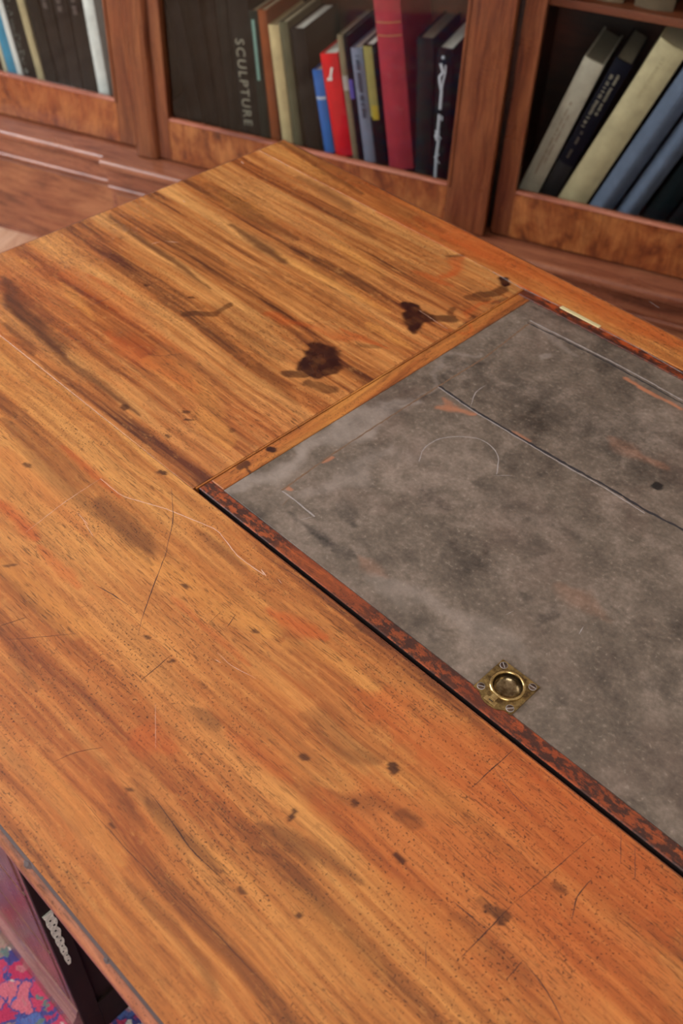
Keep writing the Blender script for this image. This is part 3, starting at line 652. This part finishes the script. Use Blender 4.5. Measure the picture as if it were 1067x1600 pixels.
for xa, xb, y in ((XL, K0, 1.891), (K1, XR, 1.891)):
    bprof('base_section', base_prof(y), xa, xb, W['case_x'])
    bb('base_panel', xa+.03, xb-.002, y+.010, y+.03, .012, .206, W['crotch'])
bprof('base_section', base_prof(1.869), K0, K1, W['case_x']); bb('base_panel', K0+.012, K1-.012, 1.879, 1.90, .012, .206, W['crotch'])
YD = {0: 1.936, 1: 1.912, 2: 1.936}; ZD0, ZD1 = .3065, 1.84
# carcass
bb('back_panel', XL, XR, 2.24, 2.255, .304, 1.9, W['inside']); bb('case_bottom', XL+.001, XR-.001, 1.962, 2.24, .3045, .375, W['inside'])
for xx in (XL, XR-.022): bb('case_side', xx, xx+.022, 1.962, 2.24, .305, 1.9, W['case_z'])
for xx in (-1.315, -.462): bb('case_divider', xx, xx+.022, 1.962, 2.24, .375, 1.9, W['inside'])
bb('case_top', XL, XR, 1.94, 2.255, 1.845, 1.9, W['case_x'])
for k, (xa, xb, z) in enumerate(((XL+.022, -1.315, .80), (-1.293, -.462, .85), (-.44, XR-.022, .7645))):
    for z_ in (z, z+.36, z+.70):
        bb('shelf', xa+.001, xb-.001, 1.972, 2.24, z_, z_+.015, W['shelf'])
cp = [(1.94, 1.9), (1.90, 1.9), (1.895, 1.915), (1.875, 1.935), (1.86, 1.965), (1.845, 1.975), (1.845, 1.99), (2.255, 1.99), (2.255, 1.9)]
bprof('cornice', cp, XL-.02, XR+.02, W['case_x'])
def door(xa, xb, y, sl, sr, name='bookcase_door', gz0=.411):
    """sl / sr: stile widths"""
    d = bb('door', xa, xa+sl, y, y+.022, ZD0+.002, ZD1, W['case_z'])
    bb('door_stile', xb-sr, xb, y, y+.022, ZD0+.002, ZD1, W['case_z'], d)
    bb('bottom_rail', xa+sl, xb-sr, y+.0004, y+.022, ZD0+.002, gz0-.004, W['veneer'], d)
    bb('top_rail', xa+sl, xb-sr, y+.0004, y+.022, ZD1-.07, ZD1, W['veneer'], d)
    gx0, gx1, gz1 = xa+sl, xb-sr, ZD1-.07
    prof = [(y-BY-.001, 0), (y-BY-.0025, .002), (y-BY+.002, .0055), (y-BY+.010, .006), (y-BY+.010, 0)]
    prism_x('glazing_bead', [(a, gz0-.006+z) for a, z in prof], gx0-BX-.004, gx1-BX+.004, W['bead'], d)
    prism_x('glazing_bead', [(a, gz1+.006-z) for a, z in prof], gx0-BX-.004, gx1-BX+.004, W['bead'], d)
    bb('glazing_bead', gx0-.005, gx0+.001, y-.0025, y+.010, gz0-.006, gz1+.006, W['case_z'], d, bevel=.001)
    bb('glazing_bead', gx1-.001, gx1+.005, y-.0025, y+.010, gz0-.006, gz1+.006, W['case_z'], d, bevel=.001)
    bb('glass_pane', gx0+.0002, gx1-.0002, y+.0115, y+.0145, gz0, gz1, W['glass'], d, bevel=0)
    return d
door(XL+.004, -1.3035, YD[0], .07, .062)
dc = door(-1.3015, -.4535, YD[1], .090, .090, gz0=.408)
door(-.4440, XR-.004, YD[2], .039, .07, gz0=.413)
# astragal bead covering the meeting edge, left of the centre door
bm = bmesh.new(); prof = [(-.0, 0), (0, -.004), (.006, -.010), (.016, -.013), (.044, -.013), (.054, -.010), (.060, -.004), (.060, 0)]
prf = [(-1.3025-BX+a, YD[1]-BY+b) for a, b in prof]
A_ = [bm.verts.new((a, b, ZD0+.002)) for a, b in prf]; B_ = [bm.verts.new((a, b, ZD1)) for a, b in prf]
for i in range(len(prf)): bm.faces.new((A_[i], A_[(i+1) % 8], B_[(i+1) % 8], B_[i]))
bm.faces.new(A_); bm.faces.new(B_[::-1]); fin('astragal', bm, W['case_z'], dc)

# ------------------------------------------------------------------ books
ZS = .3752; YSP = 1.985
def cloth(name, col, rough=.6, var=.25, spec=.4): return plain(name, col, rough, var=var, scale=40, spec=spec, bumpy=.15)
PAGES = {'w': plain('white_page_edges', (226, 220, 210), .8, var=.12, scale=300), 'c': plain('cream_page_edges', (206, 188, 156), .85, var=.2, scale=300), 'd': plain('dark_page_edges', (130, 118, 100), .9, var=.3, scale=200)}  # last page tone is the darkest
def text_mesh(s, size, extrude=.0002, spacing=1.0):
    cu = bpy.data.curves.new('title', 'FONT'); cu.body = s; cu.size = size; cu.extrude = extrude; cu.align_x = 'CENTER'; cu.align_y = 'CENTER'; cu.space_character = spacing
    o = bpy.data.objects.new('title', cu); C.objects.link(o); bpy.context.view_layer.update()
    me = bpy.data.meshes.new_from_object(o.evaluated_get(bpy.context.evaluated_depsgraph_get())); bpy.data.objects.remove(o); return me
def book(x, th, lean, h, col, label, pages='w', depth=.17, rough=.55, round_=.35, ys=YSP, group=None, z=ZS):
    zz = z+max(0, math.sin(R(lean))*th); xx = x+max(0, math.sin(R(lean))*th*math.tan(R(lean)))
    o = empty('book', (xx, ys, zz), label, 'book', group=group); o.rotation_euler = (0, R(lean), 0)
    if max(col) < 75: col = tuple(c*.45 for c in col)
    m = cloth('book_cloth', col, rough, spec=.15)
    t = min(.003, th*.18); bm = bmesh.new()
    # case: outline of a U with a rounded spine, extruded upwards
    n = 8; bul = th*round_*.35
    outer = [(0, depth)]+[(0, .0)]+[(th*(k/n), -bul*math.sin(math.pi*k/n)) for k in range(1, n)]+[(th, 0.0), (th, depth)]
    nO = len(outer); inn = [(t, depth), (t, t)]+[(t+(th-2*t)*k/n, t) for k in range(1, n)]+[(th-t, t), (th-t, depth)]
    lv = [[bm.verts.new((a, b, zz_)) for a, b in q] for q in (outer, inn) for zz_ in (0, h)]
    for i in range(nO-1):
        bm.faces.new((lv[0][i], lv[0][i+1], lv[1][i+1], lv[1][i])); bm.faces.new((lv[2][i], lv[3][i], lv[3][i+1], lv[2][i+1]))
        bm.faces.new((lv[1][i], lv[1][i+1], lv[3][i+1], lv[3][i])); bm.faces.new((lv[0][i], lv[2][i], lv[2][i+1], lv[0][i+1]))
    for i in (0, nO-1): bm.faces.new((lv[0][i], lv[1][i], lv[3][i], lv[2][i]))
    c = fin('cover', bm, m, o)
    box('pages', t+.0001, th-t-.0001, t+.0005, depth-.004, .003, h-.0035, PAGES[pages], o)
    return o
def band(o, z, hh, col, th, h, off=.0006, x0=0.02, x1=.98, rough=.5, name='spine_band', bul=None):
    n = 8; bul = th*.35*.35 if bul is None else bul; bm = bmesh.new(); r0 = []; r1 = []
    for k in range(n+1):
        a = x0+(x1-x0)*k/n; y = -bul*math.sin(math.pi*a)-off
        r0.append(bm.verts.new((a*th, y, z))); r1.append(bm.verts.new((a*th, y, z+hh)))
    for k in range(n): bm.faces.new((r0[k], r0[k+1], r1[k+1], r1[k]))
    g = bmesh.ops.extrude_face_region(bm, geom=list(bm.faces)); bmesh.ops.translate(bm, verts=[v for v in g['geom'] if isinstance(v, bmesh.types.BMVert)], vec=(0, .0005, 0))
    return fin(name, bm, plain('spine_print', col, rough, var=.15, scale=80), o)
def title(o, s, size, th, zc, xc=.5, col=(200, 190, 160), spacing=1.0, down=True, bul=None):
    me = text_mesh(s, size, .0002, spacing); bul = th*.35*.35 if bul is None else bul
    M = Matrix.Rotation(math.pi/2, 4, 'X') @ Matrix.Rotation(-math.pi/2 if down else math.pi/2, 4, 'Z')
    me.transform(Matrix.Translation((xc*th, -bul*math.sin(math.pi*xc)-.0009, zc)) @ M)
    return link('title', me, plain('title_ink', col, .5, var=.2, scale=120), o)
# x, thickness, lean, height, colour, pages, label
B = {}
LEFT = [
 ('ivory', -1.712, .0110, -7, .25, (206, 194, 164), 'c', 'ivory slim book, far left in the left door, left of the sky blue book'),
 ('sky', -1.700, .0260, -7, .245, (62, 142, 178), 'w', 'sky blue book in the left glazed door'),
 ('white1', -1.672, .0150, -7.2, .28, (226, 224, 220), 'w', 'white book right beside the sky blue book'),
 ('speckled', -1.6545, .0390, -7.2, .27, (34, 40, 38), 'd', 'black book with grey speckles between white and cream spines'),
 ('cream1', -1.613, .0185, -7.2, .28, (186, 168, 130), 'c', 'slim cream book leaning between dark books in the left door'),
 ('dgreen', -1.592, .0330, -6, .25, (26, 30, 28), 'd', 'blackish green book just right of the slim cream book'),
 ('brown1', -1.553, .0290, -5, .27, (44, 32, 32), 'd', 'dark brown volume with faint title, leftmost of three alike'),
 ('brown2', -1.518, .0340, -4.2, .27, (52, 36, 38), 'd', 'dark brown volume with faint title, middle of three alike'),
 ('brown3', -1.480, .0350, -3.6, .27, (44, 34, 34), 'd', 'dark brown volume with faint title, next to the thick white spine'),
 ('white2', -1.4425, .0290, -3.2, .29, (226, 226, 222), 'w', 'thick white spine against the right stile of the left door'),
]
CENT = [
 ('black1', -1.200, .034, -9, .29, (30, 30, 34), 'd', 'black book leaning at the left end of the middle shelf'),
 ('black2', -1.158, .034, -7.5, .30, (24, 20, 20), 'd', 'brownish black book second from the left on the middle shelf'),
 ('black3', -1.118, .025, -6, .29, (40, 26, 20), 'd', 'very dark brown book third from the left on the middle shelf'),
 ('bottle', -1.092, .0255, -5.2, .30, (28, 36, 32), 'd', 'dull dark green book left of the book titled SCULPTURE'),
 ('sculpture', -1.065, .0500, -4.8, .31, (32, 36, 34), 'd', 'thick dark book with SCULPTURE lettered down its spine'),
 ('teal', -1.0140, .0240, -5.2, .272, (24, 62, 52), 'c', 'deep green book with pale strip on the spine beside SCULPTURE'),
 ('tan', -.9880, .0235, -6, .277, (140, 70, 34), 'c', 'orange brown book between deep green and cream spines'),
 ('cream2', -.9600, .0250, -7.6, .252, (204, 180, 134), 'c', 'cream book with darkened edges in the middle door'),
 ('olive', -.9320, .0200, -8, .262, (92, 88, 66), 'c', 'thin olive book right of the cream book'),
 ('bigblack', -.9000, .0320, -9.4, .255, (16, 20, 26), 'w', 'large black book with pale page tops left of the blue book'),
 ('blue', -.8560, .0230, -11.2, .179, (52, 108, 190), 'w', 'short blue book with a pale band on the spine'),
 ('red', -.8300, .0400, -11.8, .217, (226, 30, 38), 'w', 'bright red book with a small white mark near the top'),
 ('taupe', -.7875, .0130, -10.8, .261, (136, 118, 92), 'w', 'thin taupe book right of the bright red book'),
 ('tall', -.7740, .0105, -10.8, .262, (22, 22, 26), 'w', 'thin black book with a violet patch left of the grey book'),
 ('grey', -.7600, .0255, -10.8, .241, (128, 132, 152), 'w', 'pale blue grey book with black lettering down the spine'),
 ('mustard', -.7330, .0260, -10.5, .252, (24, 24, 24), 'w', 'book with mustard upper spine and black lower spine'),
 ('folio', -.7020, .0560, -10.0, .405, (168, 52, 62), 'c', 'tall faded crimson folio with two gilt lines'),
 ('charcoal', -.6400, .0345, -4.5, .284, (58, 60, 58), 'd', 'charcoal grey book right of the tall crimson folio'),
 ('wire', -.6030, .0330, -3.1, .272, (20, 24, 30), 'w', 'black book with white barbed wire drawn down its spine'),
]
RIGHT = [
 ('offwhite', -.4150, .0410, 15.9, .309, (196, 184, 166), 'd', 'off-white book leaning right, leftmost in the right door'),
 ('navy', -.3710, .0350, 17.8, .322, (24, 28, 62), 'd', 'navy book with small gold title leaning in the right door'),
 ('vellum', -.3310, .0560, 20.0, .368, (198, 180, 142), 'c', 'thick vellum-coloured book leaning in the right door'),
 ('slate1', -.2640, .0460, 20.4, .345, (100, 110, 132), 'd', 'slate blue book leaning on the vellum-coloured book'),
 ('slate2', -.2080, .0400, 20.6, .330, (100, 110, 132), 'd', 'slate blue book, the second one right of the vellum-coloured book'),
 ('petrol', -.1560, .0420, 20.8, .320, (22, 50, 60), 'd', 'dark petrol green book leaning beyond the slate blue ones'),
 ('ink', -.1040, .0420, 21.0, .300, (20, 26, 34), 'd', 'near black book leaning at the right edge of the picture'),
]
def shelf_row(rows, group):
    for i, (k, x, th, ln, h, col, pg, lab) in enumerate(rows):
        if i+1 < len(rows):     # never let tops run into each other
            nx = rows[i+1]
            for zq in (0, min(h*math.cos(R(ln)), nx[4]*math.cos(R(nx[3])))):
                gap = (nx[1]+zq*math.tan(R(nx[3])))-(x+zq*math.tan(R(ln)))
                th = min(th, gap*math.cos(R(ln))-.0006)
        th = max(th, .006)
        o = book(x, th, ln, h, col, lab, pg, group=group, round_=1.35 if k.startswith('slate') else .35); B[k] = (o, th, h)
shelf_row(LEFT, 'books behind the left glazed door'); shelf_row(CENT, 'books behind the middle glazed door'); shelf_row(RIGHT, 'books behind the right glazed door')
o, th, h = B['sculpture']; title(o, 'SCULPTURE', .030, th, .117, .47, (150, 146, 130), 1.25)
o, th, h = B['teal']; band(o, .13, .125, (110, 150, 140), th, h, x0=.3, x1=.62, name='spine_strip')
o, th, h = B['blue']; band(o, .118, .006, (190, 196, 214), th, h)
o, th, h = B['red']
bm = bmesh.new(); box('', th*.44, th*.56, -.0062, -.004, .168, .190, None, bm=bm); box('', th*.34, th*.62, -.0062, -.004, .164, .170, None, bm=bm)
for v in bm.verts: v.co.x += (v.co.z-.175)*.35
fin('spine_mark', bm, plain('white_print', (236, 226, 220), .5), o)
o, th, h = B['folio']
for z in (.300, .275): band(o, z, .003, (170, 104, 62), th, h, name='gilt_line')
o, th, h = B['mustard']; band(o, .105, h-.107, (146, 134, 70), th, h, x0=.02, x1=.80, name='upper_spine'); band(o, .100, .03, (176, 150, 30), th, h, off=.0009, x0=.25, x1=.78, name='yellow_patch')
o, th, h = B['tall']; band(o, .135, .04, (84, 72, 160), th, h, name='violet_patch')
o, th, h = B['taupe']; band(o, .15, .03, (176, 164, 156), th, h, name='pale_patch')
def scribble(o, th, z0, z1, xc, wd, col, n=18, lh=.6, seed=1):
    """illegible rows of small lettering: short uneven bars"""
    rd = random.Random(seed); bm = bmesh.new(); z = z0
    while z < z1:
        l = rd.uniform(.0018, .0042)
        if rd.random() > .18: box('', xc*th-wd*rd.uniform(.35, .5), xc*th+wd*rd.uniform(.3, .5), -.0052-th*.04, -.0036-th*.03, z, z+l*.6, None, bm=bm)
        z += l+.0008
    q = fin('small_lettering', bm, plain('lettering_ink', col, .5, var=.2), o); q['kind'] = 'stuff'
o, th, h = B['grey']; scribble(o, th, .10, h-.015, .55, .009, (44, 46, 60), seed=2)
o, th, h = B['navy']; scribble(o, th, .18, .29, .30, .007, (150, 138, 120), seed=3); scribble(o, th, .205, .295, .62, .006, (150, 138, 120), seed=4); scribble(o, th, .11, .17, .42, .005, (110, 96, 84), seed=5)
band(o, .0, .095, (26, 27, 30), th, h, off=.0004, x0=0, x1=1, name='dark_lower_spine')
o, th, h = B['offwhite']; scribble(o, th, .06, .22, .42, .003, (150, 118, 96), seed=6); scribble(o, th, .08, .20, .6, .003, (160, 126, 106), seed=7)
o, th, h = B['vellum']; scribble(o, th, .26, .345, .45, .008, (176, 158, 122), seed=8)
for k, s_ in (('brown1', 9), ('brown2', 10), ('brown3', 11)):
    o, th, h = B[k]; scribble(o, th, .19, .235, .5, .012, (104, 90, 88), seed=s_)
o, th, h = B['speckled']
rd = random.Random(4); bm = bmesh.new()
for k in range(70):
    z = rd.uniform(.02, h-.02); x = th*(.25+rd.random()*.35); box('', x, x+.0016, -.0062, -.003, z, z+.0016, None, bm=bm)
q = fin('speckles', bm, plain('grey_speckle_print', (150, 156, 152), .5), o); q['kind'] = 'stuff'
# barbed wire down the spine: a bent strand with twisted barbs
o, th, h = B['wire']; bm = bmesh.new()
def strand(pts, wd, y=-.0062):
    pr = None
    for i, p in enumerate(pts):
        a = Vector(pts[max(i-1, 0)]); b_ = Vector(pts[min(i+1, len(pts)-1)]); d = (b_-a).normalized(); s = Vector((-d.y, d.x))*wd/2
        c_ = [bm.verts.new((p[0]+s.x, y, p[1]+s.y)), bm.verts.new((p[0], y-.001, p[1])), bm.verts.new((p[0]-s.x, y, p[1]-s.y))]
        if pr:
            for q in range(2): bm.faces.new((pr[q], c_[q], c_[q+1], pr[q+1]))
        pr = c_
xm = th*.45
strand([(xm-.005, h-.028), (xm+.001, h-.045), (xm-.006, h-.055), (xm-.004, h-.068), (xm+.000, h-.082), (xm-.001, h-.12)], .0055)
strand([(xm+.006, h-.030), (xm+.006, h-.045), (xm+.003, h-.060), (xm+.000, h-.080)], .0035)
strand([(xm-.002, h-.130), (xm-.003, h-.165), (xm-.008, h-.178), (xm-.001, h-.186), (xm-.003, h-.21), (xm-.004, h-.225), (xm-.004, .002)], .0055)
strand([(xm-.001, h-.165), (xm-.006, h-.186)], .004); strand([(xm-.009, h-.165), (xm+.004, h-.182)], .0035); strand([(xm+.003, h-.215), (xm-.008, h-.222), (xm+.004, h-.235)], .003); strand([(xm+.004, h-.133), (xm+.004, h-.142)], .004)
bmesh.ops.create_icosphere(bm, subdivisions=2, radius=.0036, matrix=Matrix.Translation((xm, -.006, h-.016)))
fin('barbed_wire_print', bm, plain('white_wire_print', (196, 198, 208), .5), o)
# tall dark volumes standing behind the leaning ones and the few seen on the upper right shelf
for i, (x, th, h, col, lab) in enumerate(((-.34, .06, .19, (120, 98, 76), 'pale brown book lying behind the upper shelf edge at the right'), (-.26, .07, .2, (104, 86, 68), 'brown book on the upper shelf of the right door'), (-.17, .06, .2, (130, 108, 84), 'buff book on the upper shelf near the right edge'))):
    book(x, th, 0, h, col, lab, 'c', z=.7800, ys=2.0, group='books on the upper right shelf')
